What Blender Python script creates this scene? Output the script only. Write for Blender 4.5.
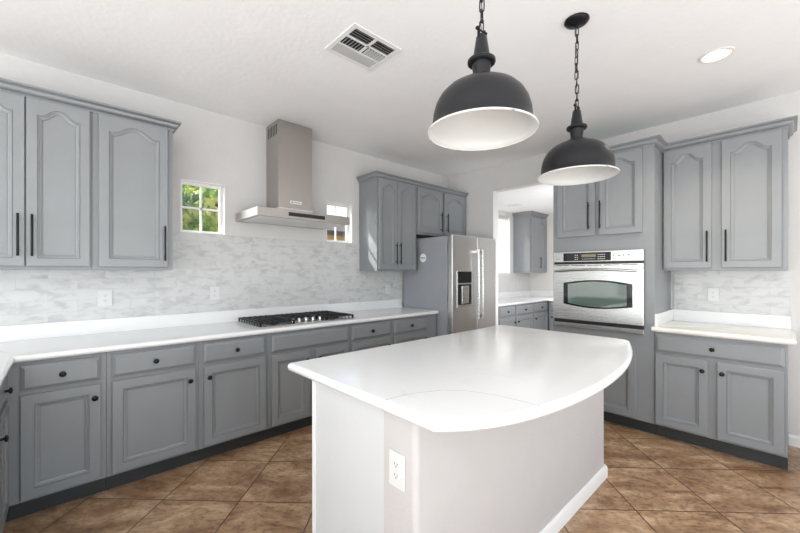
import bpy, bmesh, math, random
from mathutils import Vector, Matrix
random.seed(7)
for o in list(bpy.data.objects): bpy.data.objects.remove(o)
S = bpy.context.scene
COL = S.collection
PI = math.pi

# ------------------------------------------------------------------ camera
cam_d = bpy.data.cameras.new('camera'); cam = bpy.data.objects.new('camera', cam_d); COL.objects.link(cam)
cam_d.sensor_fit = 'HORIZONTAL'; cam_d.sensor_width = 36.0
cam_d.lens = 363.54/800*36.0
cam_d.shift_y = (272.84-266.5)/800
cam.location = (3.465, -4.2045, 1.3577)
cam.rotation_euler = (PI/2, 0, 0.8203)
cam_d.clip_start = 0.02
S.camera = cam

# ------------------------------------------------------------------ world, sun, area lights, exposure
S.view_settings.view_transform = 'Standard'; S.view_settings.look = 'None'
S.cycles.use_denoising = True; S.cycles.denoising_prefilter = 'ACCURATE'; S.cycles.denoising_input_passes = 'RGB_ALBEDO_NORMAL'
S.cycles.sample_clamp_indirect = 4.0; S.cycles.use_adaptive_sampling = False; S.cycles.caustics_reflective = False; S.cycles.caustics_refractive = False
S.view_settings.gamma = 1.0; S.view_settings.use_curve_mapping = False
S.view_settings.exposure = -0.10
W = bpy.data.worlds.new('world'); S.world = W; W.use_nodes = True
wn = W.node_tree.nodes; wl = W.node_tree.links
sky = wn.new('ShaderNodeTexSky'); sky.sky_type = 'NISHITA'; sky.sun_disc = False
sky.sun_elevation = math.radians(43); sky.sun_rotation = math.radians(240)
wl.new(sky.outputs[0], wn['Background'].inputs[0]); wn['Background'].inputs[1].default_value = 0.5

sd = bpy.data.lights.new('sun', 'SUN'); sd.energy = 14.0; sd.angle = math.radians(0.6); sd.color = (1, .96, .9)
sun = bpy.data.objects.new('sun', sd); COL.objects.link(sun)
sun.rotation_euler = Vector((1.0, .586, -1.084)).to_track_quat('-Z', 'Y').to_euler()
sun.location = (-6, -5, 8)

def area(name, loc, d, w, h, power, color=(1, 1, 1)):
    l = bpy.data.lights.new(name, 'AREA'); l.shape = 'RECTANGLE'; l.size = w; l.size_y = h
    l.energy = power; l.color = color
    o = bpy.data.objects.new(name, l); COL.objects.link(o); o.location = loc
    o.rotation_euler = Vector(d).to_track_quat('-Z', 'Z').to_euler()
    return o
# daylight entering through the glazed patio doors and windows of the great room behind the camera
area('daylight_south', (1.95, -9.35, 1.35), (0, 1, .30), 3.4, 2.3, 78, (.86, .94, 1))
area('daylight_east', (7.35, -3.3, 1.45), (-1, .1, .45), 4.6, 2.1, 72, (.93, .97, 1))
# upward fill lamps added out of view to brighten the ceiling
area('uplight_fill', (4.0, -6.9, 1.25), (-.1, .3, 1), 4.6, 4.0, 275, (.92, .965, 1))
area('uplight_fill_right', (5.4, -2.9, 1.0), (-.45, .05, 1), 2.8, 4.6, 84, (.93, .97, 1))
area('pantry_fill', (2.0, .28, 1.40), (-.75, 1, .0), 1.2, 1.7, 44, (.96, .98, 1))  # fill lamp added out of sight behind the doorway wall, brightens the pantry

# ------------------------------------------------------------------ materials
def newmat(name):
    m = bpy.data.materials.new(name); m.use_nodes = True
    nt = m.node_tree; b = nt.nodes['Principled BSDF']
    return m, nt, b
def N(nt, t, **kw):
    n = nt.nodes.new(t)
    for k, v in kw.items():
        if k.startswith('in_'): n.inputs[k[3:].replace('_', ' ')].default_value = v
        else: setattr(n, k, v)
    return n
def ramp(nt, stops, fac=None):
    r = nt.nodes.new('ShaderNodeValToRGB'); e = r.color_ramp.elements
    e[0].position, e[0].color = stops[0][0], (*stops[0][1], 1)
    e[1].position, e[1].color = stops[1][0], (*stops[1][1], 1)
    for p, c in stops[2:]:
        x = e.new(p); x.color = (*c, 1)
    if fac is not None: nt.links.new(fac, r.inputs[0])
    return r
def pmat(name, col, rough=.5, metal=0, bump=0, bscale=200, var=0.03, spec=.5, bdist=.001):
    m, nt, b = newmat(name)
    b.inputs['Roughness'].default_value = rough; b.inputs['Metallic'].default_value = metal
    b.inputs['Specular IOR Level'].default_value = spec
    tc = N(nt, 'ShaderNodeTexCoord')
    nz = N(nt, 'ShaderNodeTexNoise'); nz.inputs['Scale'].default_value = 6; nz.inputs['Detail'].default_value = 4
    nt.links.new(tc.outputs['Object'], nz.inputs['Vector'])
    lo = [max(0, c*(1-var)) for c in col]; hi = [min(1, c*(1+var)) for c in col]
    r = ramp(nt, [(.3, lo), (.7, hi)], nz.outputs[0])
    nt.links.new(r.outputs[0], b.inputs['Base Color'])
    if bump:
        n2 = N(nt, 'ShaderNodeTexNoise'); n2.inputs['Scale'].default_value = bscale; n2.inputs['Detail'].default_value = 3
        nt.links.new(tc.outputs['Object'], n2.inputs['Vector'])
        bp = N(nt, 'ShaderNodeBump'); bp.inputs['Strength'].default_value = bump; bp.inputs['Distance'].default_value = bdist
        nt.links.new(n2.outputs[0], bp.inputs['Height']); nt.links.new(bp.outputs[0], b.inputs['Normal'])
    return m
M = {}
M['wall'] = pmat('wall_paint', (.655, .64, .628), .75, bump=.5, bscale=45, var=.015, bdist=.003)
M['ceil'] = pmat('ceiling_paint', (.90, .90, .90), .85, bump=.5, bscale=30, var=.012, bdist=.003)
M['pwall'] = pmat('pantry_wall_paint', (.68, .66, .63), .75, var=.01)
M['trim'] = pmat('white_trim_paint', (.82, .82, .81), .4, var=.01)
M['cab'] = pmat('cabinet_grey_paint', (.245, .258, .270), .32, bump=.12, bscale=350, var=.03)
M['isl'] = pmat('island_white_panel', (.60, .61, .62), .45, var=.01)
M['wallw'] = pmat('island_wall_paint', (.53, .507, .50), .7, bump=.6, bscale=55, var=.015, bdist=.003)
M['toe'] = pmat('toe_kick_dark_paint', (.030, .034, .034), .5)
M['black'] = pmat('black_metal', (.012, .012, .014), .35, .6)
M['blackp'] = pmat('black_plastic', (.01, .01, .012), .3)
M['lamp'] = pmat('pendant_dark_enamel', (.012, .012, .014), .36, .0, spec=.3)
M['lampin'] = pmat('pendant_white_inner', (.66, .655, .635), .5, var=.01)
M['iron'] = pmat('cast_iron', (.016, .016, .018), .5, .2, bump=.3, bscale=300)
M['chrome'] = pmat('knob_chrome', (.62, .62, .62), .2, 1)
M['plastic'] = pmat('white_plastic', (.68, .68, .675), .35, var=.01)
M['slot'] = pmat('dark_slot', (.02, .02, .02), .6)
M['frside'] = pmat('fridge_side_grey', (.31, .32, .345), .4, bump=.3, bscale=260, var=.02)
M['vent'] = pmat('vent_white_enamel', (.78, .78, .77), .45, var=.01)
M['blind'] = pmat('blind_white', (.80, .79, .77), .5, var=.01)
_m = M['blind']; _nt = _m.node_tree; _b = _nt.nodes['Principled BSDF']
_t = _nt.nodes.new('ShaderNodeBsdfTranslucent'); _t.inputs[0].default_value = (.8, .8, .78, 1); _x = _nt.nodes.new('ShaderNodeMixShader'); _x.inputs[0].default_value = .35
_nt.links.new(_b.outputs[0], _x.inputs[1]); _nt.links.new(_t.outputs[0], _x.inputs[2]); _nt.links.new(_x.outputs[0], _nt.nodes['Material Output'].inputs[0])
M['bark'] = pmat('bark', (.10, .07, .05), .9, bump=.8, bscale=30, bdist=.01)
M['ground'] = pmat('desert_gravel', (.32, .26, .2), .9, bump=.5, bscale=40, bdist=.01, var=.2)
M['roof'] = pmat('roof_tile_brown', (.09, .06, .045), .8, bump=.4, bscale=20, var=.2)
M['stucco'] = pmat('stucco_tan', (.72, .50, .24), .9, bump=.4, bscale=60, var=.08)
M['mag'] = pmat('magnet_white', (.80, .80, .80), .4, var=.01)
M['grey'] = pmat('grey_print', (.25, .25, .26), .5)
M['silver'] = pmat('silver_print', (.6, .6, .58), .4)

def steel(name, axis, col=(.60, .60, .59), rough=.25):
    m, nt, b = newmat(name)
    b.inputs['Metallic'].default_value = 1
    tc = N(nt, 'ShaderNodeTexCoord'); mp = N(nt, 'ShaderNodeMapping')
    sc = [2, 2, 2]; 
    for i in range(3): sc[i] = 3 if i == axis else 400
    mp.inputs['Scale'].default_value = sc
    nt.links.new(tc.outputs['Object'], mp.inputs['Vector'])
    nz = N(nt, 'ShaderNodeTexNoise'); nz.inputs['Scale'].default_value = 1; nz.inputs['Detail'].default_value = 3
    nt.links.new(mp.outputs[0], nz.inputs['Vector'])
    r = ramp(nt, [(.25, [c*.93 for c in col]), (.75, [min(1, c*1.07) for c in col])], nz.outputs[0])
    nt.links.new(r.outputs[0], b.inputs['Base Color'])
    mr = N(nt, 'ShaderNodeMapRange'); mr.inputs['To Min'].default_value = rough-.05; mr.inputs['To Max'].default_value = rough+.08
    nt.links.new(nz.outputs[0], mr.inputs['Value']); nt.links.new(mr.outputs[0], b.inputs['Roughness'])
    return m
M['steel'] = steel('brushed_steel', 0)
M['steelv'] = steel('brushed_steel_fridge', 0, (.66, .655, .65), .34)
M['steelh'] = steel('brushed_steel_hood', 2, (.46, .43, .41), .33)

# glass
def glassm(name, col=(1, 1, 1)):
    m, nt, b = newmat(name)
    out = nt.nodes['Material Output']
    tr = N(nt, 'ShaderNodeBsdfTransparent'); tr.inputs[0].default_value = (*col, 1)
    gl = N(nt, 'ShaderNodeBsdfGlossy'); gl.inputs['Roughness'].default_value = .02
    lw = N(nt, 'ShaderNodeLayerWeight'); pw = N(nt, 'ShaderNodeMath', operation='POWER'); pw.inputs[1].default_value = 5
    nt.links.new(lw.outputs['Facing'], pw.inputs[0]); fr = N(nt, 'ShaderNodeMapRange'); fr.inputs['To Min'].default_value = .04; fr.inputs['To Max'].default_value = .9
    nt.links.new(pw.outputs[0], fr.inputs['Value'])
    mx = N(nt, 'ShaderNodeMixShader')
    nt.links.new(fr.outputs[0], mx.inputs[0]); nt.links.new(tr.outputs[0], mx.inputs[1]); nt.links.new(gl.outputs[0], mx.inputs[2])
    nt.links.new(mx.outputs[0], out.inputs[0]); return m
M['glass'] = glassm('window_glass')
m, nt, b = newmat('oven_glass'); b.inputs['Base Color'].default_value = (.10, .15, .13, 1); b.inputs['Roughness'].default_value = .06
b.inputs['Metallic'].default_value = .0; b.inputs['Specular IOR Level'].default_value = 1.0; b.inputs['Coat Weight'].default_value = 1; b.inputs['Coat IOR'].default_value = 2.2; b.inputs['Coat Roughness'].default_value = .04
M['ovenglass'] = m
m, nt, b = newmat('oven_glass_border'); b.inputs['Base Color'].default_value = (.006, .007, .012, 1); b.inputs['Roughness'].default_value = .08
M['ovenborder'] = m
def emis(name, col, s):
    m, nt, b = newmat(name); b.inputs['Base Color'].default_value = (*col, 1)
    b.inputs['Emission Color'].default_value = (*col, 1); b.inputs['Emission Strength'].default_value = s; return m
M['bulb'] = emis('downlight_lens', (1, .86, .62), 8.0)
M['lcd'] = emis('oven_display_lit', (.22, .20, .12), .05)

# quartz: white with a few grey veins
def quartz(name, base=(.82, .82, .82)):
    m, nt, b = newmat(name); b.inputs['Roughness'].default_value = .17
    b.inputs['Specular IOR Level'].default_value = .5
    tc = N(nt, 'ShaderNodeTexCoord')
    n1 = N(nt, 'ShaderNodeTexNoise'); n1.inputs['Scale'].default_value = .9; n1.inputs['Detail'].default_value = 5; n1.inputs['Distortion'].default_value = .9
    nt.links.new(tc.outputs['Object'], n1.inputs['Vector'])
    r1 = ramp(nt, [(.488, (0, 0, 0)), (.512, (0, 0, 0)), (.50, (.6, .6, .6))], n1.outputs[0])
    n2 = N(nt, 'ShaderNodeTexNoise'); n2.inputs['Scale'].default_value = 2.1; n2.inputs['Detail'].default_value = 2
    nt.links.new(tc.outputs['Object'], n2.inputs['Vector'])
    r2 = ramp(nt, [(.52, (0, 0, 0)), (.68, (.5, .5, .5))], n2.outputs[0])
    mu = N(nt, 'ShaderNodeMath', operation='MULTIPLY'); nt.links.new(r1.outputs[0], mu.inputs[0]); nt.links.new(r2.outputs[0], mu.inputs[1])
    n3 = N(nt, 'ShaderNodeTexNoise'); n3.inputs['Scale'].default_value = 3; n3.inputs['Detail'].default_value = 6
    nt.links.new(tc.outputs['Object'], n3.inputs['Vector'])
    r3 = ramp(nt, [(.3, [c*.97 for c in base]), (.7, base)], n3.outputs[0])
    mx = N(nt, 'ShaderNodeMix', data_type='RGBA'); nt.links.new(mu.outputs[0], mx.inputs[0])
    nt.links.new(r3.outputs[0], mx.inputs[6]); mx.inputs[7].default_value = (.36, .36, .36, 1)
    nt.links.new(mx.outputs[2], b.inputs['Base Color']); return m
M['quartz'] = quartz('white_quartz')
M['quartzw'] = quartz('cream_white_quartz', (.78, .76, .71))

# marble brick tile; axes = which object axes are across / up
def marble(name, swap):
    m, nt, b = newmat(name); b.inputs['Roughness'].default_value = .3
    tc = N(nt, 'ShaderNodeTexCoord'); sp = N(nt, 'ShaderNodeSeparateXYZ'); cb = N(nt, 'ShaderNodeCombineXYZ')
    nt.links.new(tc.outputs['Object'], sp.inputs[0])
    nt.links.new(sp.outputs[1 if swap else 0], cb.inputs[0]); nt.links.new(sp.outputs[2], cb.inputs[1])
    br = N(nt, 'ShaderNodeTexBrick'); br.inputs['Scale'].default_value = 1
    br.inputs['Brick Width'].default_value = .305; br.inputs['Row Height'].default_value = .0775
    br.inputs['Mortar Size'].default_value = .0012; br.inputs['Mortar Smooth'].default_value = .3
    br.inputs['Color1'].default_value = (0, 0, 0, 1); br.inputs['Color2'].default_value = (1, 1, 1, 1); br.inputs['Mortar'].default_value = (.5, .5, .5, 1)
    nt.links.new(cb.outputs[0], br.inputs['Vector'])
    # per-tile offset of the marble pattern
    of = N(nt, 'ShaderNodeVectorMath', operation='SCALE'); of.inputs['Scale'].default_value = 7.0
    nt.links.new(br.outputs['Color'], of.inputs[0])
    rot = N(nt, 'ShaderNodeMapping'); rot.inputs['Rotation'].default_value = (0, 0, -.45); rot.inputs['Scale'].default_value = (8, 15, 1)
    nt.links.new(cb.outputs[0], rot.inputs['Vector'])
    ad = N(nt, 'ShaderNodeVectorMath', operation='ADD'); nt.links.new(rot.outputs[0], ad.inputs[0]); nt.links.new(of.outputs[0], ad.inputs[1])
    nz = N(nt, 'ShaderNodeTexNoise'); nz.inputs['Scale'].default_value = 1.2; nz.inputs['Detail'].default_value = 7; nz.inputs['Distortion'].default_value = .6
    nt.links.new(ad.outputs[0], nz.inputs['Vector'])
    r = ramp(nt, [(.25, (.42, .42, .43)), (.40, (.51, .51, .515)), (.50, (.585, .585, .585)), (.75, (.62, .62, .615))], nz.outputs[0])
    mx = N(nt, 'ShaderNodeMix', data_type='RGBA'); nt.links.new(br.outputs['Fac'], mx.inputs[0])
    nt.links.new(r.outputs[0], mx.inputs[6]); mx.inputs[7].default_value = (.49, .49, .485, 1)
    nt.links.new(mx.outputs[2], b.inputs['Base Color'])
    bp = N(nt, 'ShaderNodeBump', invert=True); bp.inputs['Strength'].default_value = .4; bp.inputs['Distance'].default_value = .001
    nt.links.new(br.outputs['Fac'], bp.inputs['Height']); nt.links.new(bp.outputs[0], b.inputs['Normal'])
    return m
M['marbleL'] = marble('marble_tile_left', True)
M['marbleR'] = marble('marble_tile_right', False)

# floor: diagonal stone-look tiles
def floorm():
    m, nt, b = newmat('floor_stone_tile')
    tc = N(nt, 'ShaderNodeTexCoord')
    p = .461; u0, v0 = 1.212, 2.838
    mp = N(nt, 'ShaderNodeMapping'); mp.vector_type = 'POINT'
    mp.inputs['Rotation'].default_value = (0, 0, -PI/4)
    nt.links.new(tc.outputs['Object'], mp.inputs['Vector'])       # -> (u=(x+y)/r2, (y-x)/r2)
    sh = N(nt, 'ShaderNodeVectorMath', operation='ADD'); sh.inputs[1].default_value = (-u0+20*p, v0+20*p, 0)
    nt.links.new(mp.outputs[0], sh.inputs[0])
    br = N(nt, 'ShaderNodeTexBrick'); br.offset = 0; br.squash = 1
    br.inputs['Scale'].default_value = 1; br.inputs['Brick Width'].default_value = p; br.inputs['Row Height'].default_value = p
    br.inputs['Mortar Size'].default_value = .0036; br.inputs['Mortar Smooth'].default_value = .2
    br.inputs['Color1'].default_value = (0, 0, 0, 1); br.inputs['Color2'].default_value = (1, 1, 1, 1)
    nt.links.new(sh.outputs[0], br.inputs['Vector'])
    of = N(nt, 'ShaderNodeVectorMath', operation='SCALE'); of.inputs['Scale'].default_value = 9.0
    nt.links.new(br.outputs['Color'], of.inputs[0])
    st = N(nt, 'ShaderNodeMapping'); st.inputs['Scale'].default_value = (2.4, 4.4, 1); st.inputs['Rotation'].default_value = (0, 0, .35)
    nt.links.new(sh.outputs[0], st.inputs['Vector'])
    ad = N(nt, 'ShaderNodeVectorMath', operation='ADD'); nt.links.new(st.outputs[0], ad.inputs[0]); nt.links.new(of.outputs[0], ad.inputs[1])
    nz = N(nt, 'ShaderNodeTexNoise'); nz.inputs['Scale'].default_value = 1.5; nz.inputs['Detail'].default_value = 9; nz.inputs['Roughness'].default_value = .7; nz.inputs['Distortion'].default_value = .5
    nt.links.new(ad.outputs[0], nz.inputs['Vector'])
    r = ramp(nt, [(.28, (.15, .074, .038)), (.42, (.31, .178, .098)), (.55, (.46, .30, .18)), (.74, (.74, .56, .38))], nz.outputs[0])
    n2 = N(nt, 'ShaderNodeTexNoise'); n2.inputs['Scale'].default_value = 11; n2.inputs['Detail'].default_value = 8; n2.inputs['Roughness'].default_value = .7
    nt.links.new(ad.outputs[0], n2.inputs['Vector'])
    r2 = ramp(nt, [(.32, (.50, .47, .45)), (.52, (1.0, 1.0, 1.0))], n2.outputs[0])
    ml = N(nt, 'ShaderNodeMix', data_type='RGBA', blend_type='MULTIPLY'); ml.inputs[0].default_value = 1
    nt.links.new(r.outputs[0], ml.inputs[6]); nt.links.new(r2.outputs[0], ml.inputs[7])
    mx = N(nt, 'ShaderNodeMix', data_type='RGBA'); nt.links.new(br.outputs['Fac'], mx.inputs[0])
    nt.links.new(ml.outputs[2], mx.inputs[6]); mx.inputs[7].default_value = (.055, .035, .022, 1)
    nt.links.new(mx.outputs[2], b.inputs['Base Color'])
    rr = N(nt, 'ShaderNodeMapRange'); rr.inputs['To Min'].default_value = .24; rr.inputs['To Max'].default_value = .42
    nt.links.new(nz.outputs[0], rr.inputs['Value']); nt.links.new(rr.outputs[0], b.inputs['Roughness'])
    bp = N(nt, 'ShaderNodeBump', invert=True); bp.inputs['Strength'].default_value = .5; bp.inputs['Distance'].default_value = .002
    nt.links.new(br.outputs['Fac'], bp.inputs['Height'])
    b2 = N(nt, 'ShaderNodeBump'); b2.inputs['Strength'].default_value = .15; b2.inputs['Distance'].default_value = .003
    nt.links.new(n2.outputs[0], b2.inputs['Height']); nt.links.new(bp.outputs[0], b2.inputs['Normal'])
    nt.links.new(b2.outputs[0], b.inputs['Normal'])
    return m
M['floor'] = floorm()
# leaves
m, nt, b = newmat('leaf_green'); b.inputs['Roughness'].default_value = .6
oi = N(nt, 'ShaderNodeTexCoord'); nz = N(nt, 'ShaderNodeTexNoise'); nz.inputs['Scale'].default_value = 3; nz.inputs['Detail'].default_value = 6
nt.links.new(oi.outputs['Object'], nz.inputs['Vector'])
r = ramp(nt, [(.35, (.06, .16, .05)), (.48, (.22, .36, .07)), (.62, (.58, .58, .14))], nz.outputs[0]); nt.links.new(r.outputs[0], b.inputs['Base Color'])
tl = N(nt, 'ShaderNodeBsdfTranslucent'); nt.links.new(r.outputs[0], tl.inputs[0]); mxl = N(nt, 'ShaderNodeMixShader'); mxl.inputs[0].default_value = .55
nt.links.new(b.outputs[0], mxl.inputs[1]); nt.links.new(tl.outputs[0], mxl.inputs[2]); nt.links.new(mxl.outputs[0], nt.nodes['Material Output'].inputs[0])
M['leaf'] = m

# ------------------------------------------------------------------ mesh helpers
def obj(name, bm, mat, parent=None, loc=(0, 0, 0), rot=(0, 0, 0), smooth=False, bevel=0, bseg=2, mat2=None):
    bmesh.ops.recalc_face_normals(bm, faces=bm.faces)
    me = bpy.data.meshes.new(name); bm.to_mesh(me); bm.free()
    o = bpy.data.objects.new(name, me); COL.objects.link(o)
    me.materials.append(M[mat])
    if mat2: me.materials.append(M[mat2])
    if parent: o.parent = parent
    o.location = loc; o.rotation_euler = rot
    if smooth:
        for p in me.polygons: p.use_smooth = True
        try: me.set_sharp_from_angle(angle=math.radians(smooth if smooth is not True else 40))
        except Exception: pass
    if bevel:
        md = o.modifiers.new('bevel', 'BEVEL'); md.width = bevel; md.segments = bseg; md.limit_method = 'ANGLE'; md.angle_limit = math.radians(40)
    return o
def box(bm, x0, x1, y0, y1, z0, z1, mi=0):
    v = [bm.verts.new(p) for p in [(x0, y0, z0), (x1, y0, z0), (x1, y1, z0), (x0, y1, z0), (x0, y0, z1), (x1, y0, z1), (x1, y1, z1), (x0, y1, z1)]]
    for f in [(0, 3, 2, 1), (4, 5, 6, 7), (0, 1, 5, 4), (1, 2, 6, 5), (2, 3, 7, 6), (3, 0, 4, 7)]:
        bm.faces.new([v[i] for i in f]).material_index = mi
def bx(*a):
    bm = bmesh.new(); box(bm, *a); return bm
def lathe(bm, prof, n=32, axis='z', o=(0, 0, 0), cap=True):
    rings = []
    for r, h in prof:
        ring = []
        for i in range(n):
            t = 2*PI*i/n; a, b_ = r*math.cos(t), r*math.sin(t)
            p = {'z': (a, b_, h), 'y': (a, h, b_), 'x': (h, a, b_)}[axis]
            ring.append(bm.verts.new((p[0]+o[0], p[1]+o[1], p[2]+o[2])))
        rings.append(ring)
    for a, b_ in zip(rings, rings[1:]):
        for i in range(n):
            bm.faces.new([a[i], a[(i+1) % n], b_[(i+1) % n], b_[i]])
    if cap:
        bm.faces.new(rings[0]); bm.faces.new(rings[-1])
def tube(bm, pts, r, n=8, closed=False):
    pts = [Vector(p) for p in pts]; rings = []; L = len(pts)
    for i, p in enumerate(pts):
        if closed: t = pts[(i+1) % L]-pts[i-1]
        else: t = pts[min(i+1, L-1)]-pts[max(i-1, 0)]
        t.normalize(); up = Vector((0, 0, 1)) if abs(t.z) < .9 else Vector((1, 0, 0))
        if closed: up = Vector((0, 1, 0)) if abs(t.y) < .9 else up
        a = t.cross(up).normalized(); b_ = t.cross(a)
        rings.append([bm.verts.new(p+(a*math.cos(2*PI*k/n)+b_*math.sin(2*PI*k/n))*r) for k in range(n)])
    rng = range(L if closed else L-1)
    for i in rng:
        A, B = rings[i], rings[(i+1) % L]
        for k in range(n): bm.faces.new([A[k], A[(k+1) % n], B[(k+1) % n], B[k]])
    if not closed: bm.faces.new(rings[0]); bm.faces.new(rings[-1])
def offset_poly(P, d):
    """P: CCW list of (x,y); d[i] = inset of edge i (P[i]->P[i+1])"""
    n = len(P); out = []
    for i in range(n):
        p0, p1, p2 = Vector(P[i-1]), Vector(P[i]), Vector(P[(i+1) % n])
        e1 = (p1-p0).normalized(); e2 = (p2-p1).normalized()
        n1 = Vector((-e1.y, e1.x)); n2 = Vector((-e2.y, e2.x)); a, b_ = d[i-1], d[i]
        cr = e1.x*e2.y-e1.y*e2.x
        if abs(cr) < .02: out.append(tuple(p1+(n1*a+n2*b_)*.5)); continue
        q1 = p1+n1*a; q2 = p1+n2*b_
        t = ((q2.x-q1.x)*e2.y-(q2.y-q1.y)*e2.x)/cr
        out.append(tuple(q1+e1*t))
    return out
def slab(P, flags, z0, z1):
    """worktop: polygon with a bullnose on flagged edges"""
    r = (z1-z0)/2; zc = (z0+z1)/2; bm = bmesh.new(); rings = []
    K = 10
    for k in range(K+1):
        a = -PI/2+PI*k/K
        ins = r*(1-math.cos(a))
        q = offset_poly(P, [ins if f else 0 for f in flags])
        rings.append([bm.verts.new((x, y, zc+r*math.sin(a))) for x, y in q])
    n = len(P)
    for A, B in zip(rings, rings[1:]):
        for i in range(n): bm.faces.new([A[i], A[(i+1) % n], B[(i+1) % n], B[i]])
    bm.faces.new(rings[0]); bm.faces.new(rings[-1])
    return bm
def sweep(path, prof):
    """moulding: path of plan points, prof (out, z); outward = right of travel. Mitred."""
    bm = bmesh.new(); rings = []; n = len(path)
    for i, p in enumerate(path):
        p = Vector(p)
        e1 = (p-Vector(path[i-1])).normalized() if i > 0 else None
        e2 = (Vector(path[i+1])-p).normalized() if i < n-1 else None
        if e1 is None: e1 = e2
        if e2 is None: e2 = e1
        n1 = Vector((e1.y, -e1.x)); n2 = Vector((e2.y, -e2.x)); mm = (n1+n2)/(1+n1.dot(n2))
        rings.append([bm.verts.new((p.x+mm.x*o_, p.y+mm.y*o_, z)) for o_, z in prof])
    k = len(prof)
    for A, B in zip(rings, rings[1:]):
        for i in range(k): bm.faces.new([A[i], A[(i+1) % k], B[(i+1) % k], B[i]])
    bm.faces.new(rings[0]); bm.faces.new(rings[-1]); return bm
def wallmesh(w, h, t, holes):
    """panel in local XZ from 0..w, 0..h, thickness t along +y, rectangular holes (x0,x1,z0,z1)"""
    bm = bmesh.new()
    xs = sorted({0, w, *[a for q in holes for a in q[:2]]}); zs = sorted({0, h, *[a for q in holes for a in q[2:]]})
    vt = {}
    def v(x, z):
        if (x, z) not in vt: vt[(x, z)] = bm.verts.new((x, 0, z))
        return vt[(x, z)]
    fs = []
    for a, b_ in zip(xs, xs[1:]):
        for c, d in zip(zs, zs[1:]):
            mx, mz = (a+b_)/2, (c+d)/2
            if any(q[0] < mx < q[1] and q[2] < mz < q[3] for q in holes): continue
            fs.append(bm.faces.new([v(a, c), v(b_, c), v(b_, d), v(a, d)]))
    r = bmesh.ops.extrude_face_region(bm, geom=fs)
    # original faces stay only as back: extruded copy moved
    for g in r['geom']:
        if isinstance(g, bmesh.types.BMVert): g.co.y += t
    return bm
def thing(name, label, cat, loc=(0, 0, 0), rz=0, group=None):
    o = bpy.data.objects.new(name, None); COL.objects.link(o); o.empty_display_size = .1
    o.location = loc; o.rotation_euler = (0, 0, rz); o['label'] = label; o['category'] = cat
    if group: o['group'] = group
    return o
def tag(o, label, cat, group=None):
    o['label'] = label; o['category'] = cat
    if group: o['group'] = group
    return o
def struct(o, label=None):
    o['kind'] = 'structure'
    if label: o['label'] = label
    return o

# ------------------------------------------------------------------ room shell
CZ = 2.774
XE, YS = 7.5, -9.5
struct(obj('floor', bx(0, XE, YS, 2.62, -.05, 0), 'floor'), 'brown stone-look floor tiles laid on the diagonal')
struct(obj('ceiling', bx(-.15, XE+.15, YS-.15, .12, CZ, CZ+.1), 'ceil'), 'white textured ceiling')
# left wall (x=0, both rooms): local x -> world y
W1 = (-3.476, -3.124, 1.698, 2.147); W2 = (-2.075, -1.733, 1.70, 2.150); W3 = (1.10, 1.757, 1.33, 2.40)
holes = [(a-YS, b_-YS, c, d) for a, b_, c, d in (W1, W2, W3)]
struct(obj('wall_left', wallmesh(2.62-YS, CZ, .10, holes), 'wall', loc=(0, YS, 0), rot=(0, 0, PI/2)), 'light greige wall behind the cooktop')
# right wall (y=0) with doorway opening
OX0, OX1, OZ = .775, 1.74, 2.445
struct(obj('wall_right', wallmesh(XE, CZ, .12, [(OX0, OX1, 0, OZ)]), 'wall'), 'light greige wall with the doorway opening and the oven tower')
struct(obj('wall_back', wallmesh(XE, CZ, .12, [(.2, 3.8, .08, 2.4)]), 'wall', loc=(0, YS-.12, 0)), 'far wall of the great room')
struct(obj('wall_east', wallmesh(-YS, CZ, .12, [(3.9, 8.5, .4, 2.5)]), 'wall', loc=(XE+.12, YS, 0), rot=(0, 0, PI/2)), 'side wall of the great room')
struct(obj('wall_return', bx(0.001, 1.62, -5.16, -5.04, 0, .873), 'wall'), 'low half wall behind the return cabinets')
# pantry
struct(obj('wall_pantry_back', bx(0, 3.6, 2.50, 2.62, 0, 2.6), 'pwall'), 'pale back wall of the room beyond the doorway')
struct(obj('wall_pantry_side', bx(3.5, 3.6, .12, 2.5, 0, 2.6), 'pwall'), 'pale side wall of the room beyond the doorway')
struct(obj('ceiling_pantry', bx(-.0, 3.6, .12, 2.6, 2.45, 2.55), 'ceil'), 'white ceiling of the room beyond the doorway')

def bprof(h=.085, t=.014): return [(0, 0), (t, 0), (t, h-.02), (t*.6, h-.008), (t*.35, h), (0, h)]
struct(obj('baseboard_right', sweep([(3.458, 0.0), (XE, 0.0)], bprof()), 'trim'), 'white baseboard right of the base cabinets')
struct(obj('baseboard_back', sweep([(XE, YS), (3.8, YS)][::-1], [(-a, b_) for a, b_ in bprof()]), 'trim'))

# windows
def window(n, y0, y1, z0, z1, blinds=False):
    root = bpy.data.objects.new('window_%d' % n, None); COL.objects.link(root); root.location = (0, y0, z0); struct(root)
    w, h = y1-y0, z1-z0; D = -.10
    def part(name, mat, boxes, **k):
        bm = bmesh.new()
        for q in boxes: box(bm, *q)
        return obj(name, bm, mat, root, **k)
    e = .006
    part('window_reveal', 'trim', [(D, .001, 0, w, 0, e), (D, .001, 0, w, h-e, h), (D, .001, 0, e, e, h-e), (D, .001, w-e, w, e, h-e)])
    f = .022; xa, xb = -.098, -.068
    part('window_frame', 'trim', [(xa, xb, e, w-e, e, e+f), (xa, xb, e, w-e, h-e-f, h-e), (xa, xb, e, e+f, e+f, h-e-f), (xa, xb, w-e-f, w-e, e+f, h-e-f)])
    if not blinds:
        part('muntin', 'trim', [(-.092, -.078, w/2-.008, w/2+.008, e+f, h-e-f), (-.092, -.078, e+f, w-e-f, h/2-.008, h/2+.008)])
    part('pane', 'glass', [(-.087, -.083, e+f, w-e-f, e+f, h-e-f)])
    return root
struct(window(1, *W1), 'small four-pane window left of the range hood')
struct(window(2, *W2), 'small four-pane window partly behind the range hood')
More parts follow.
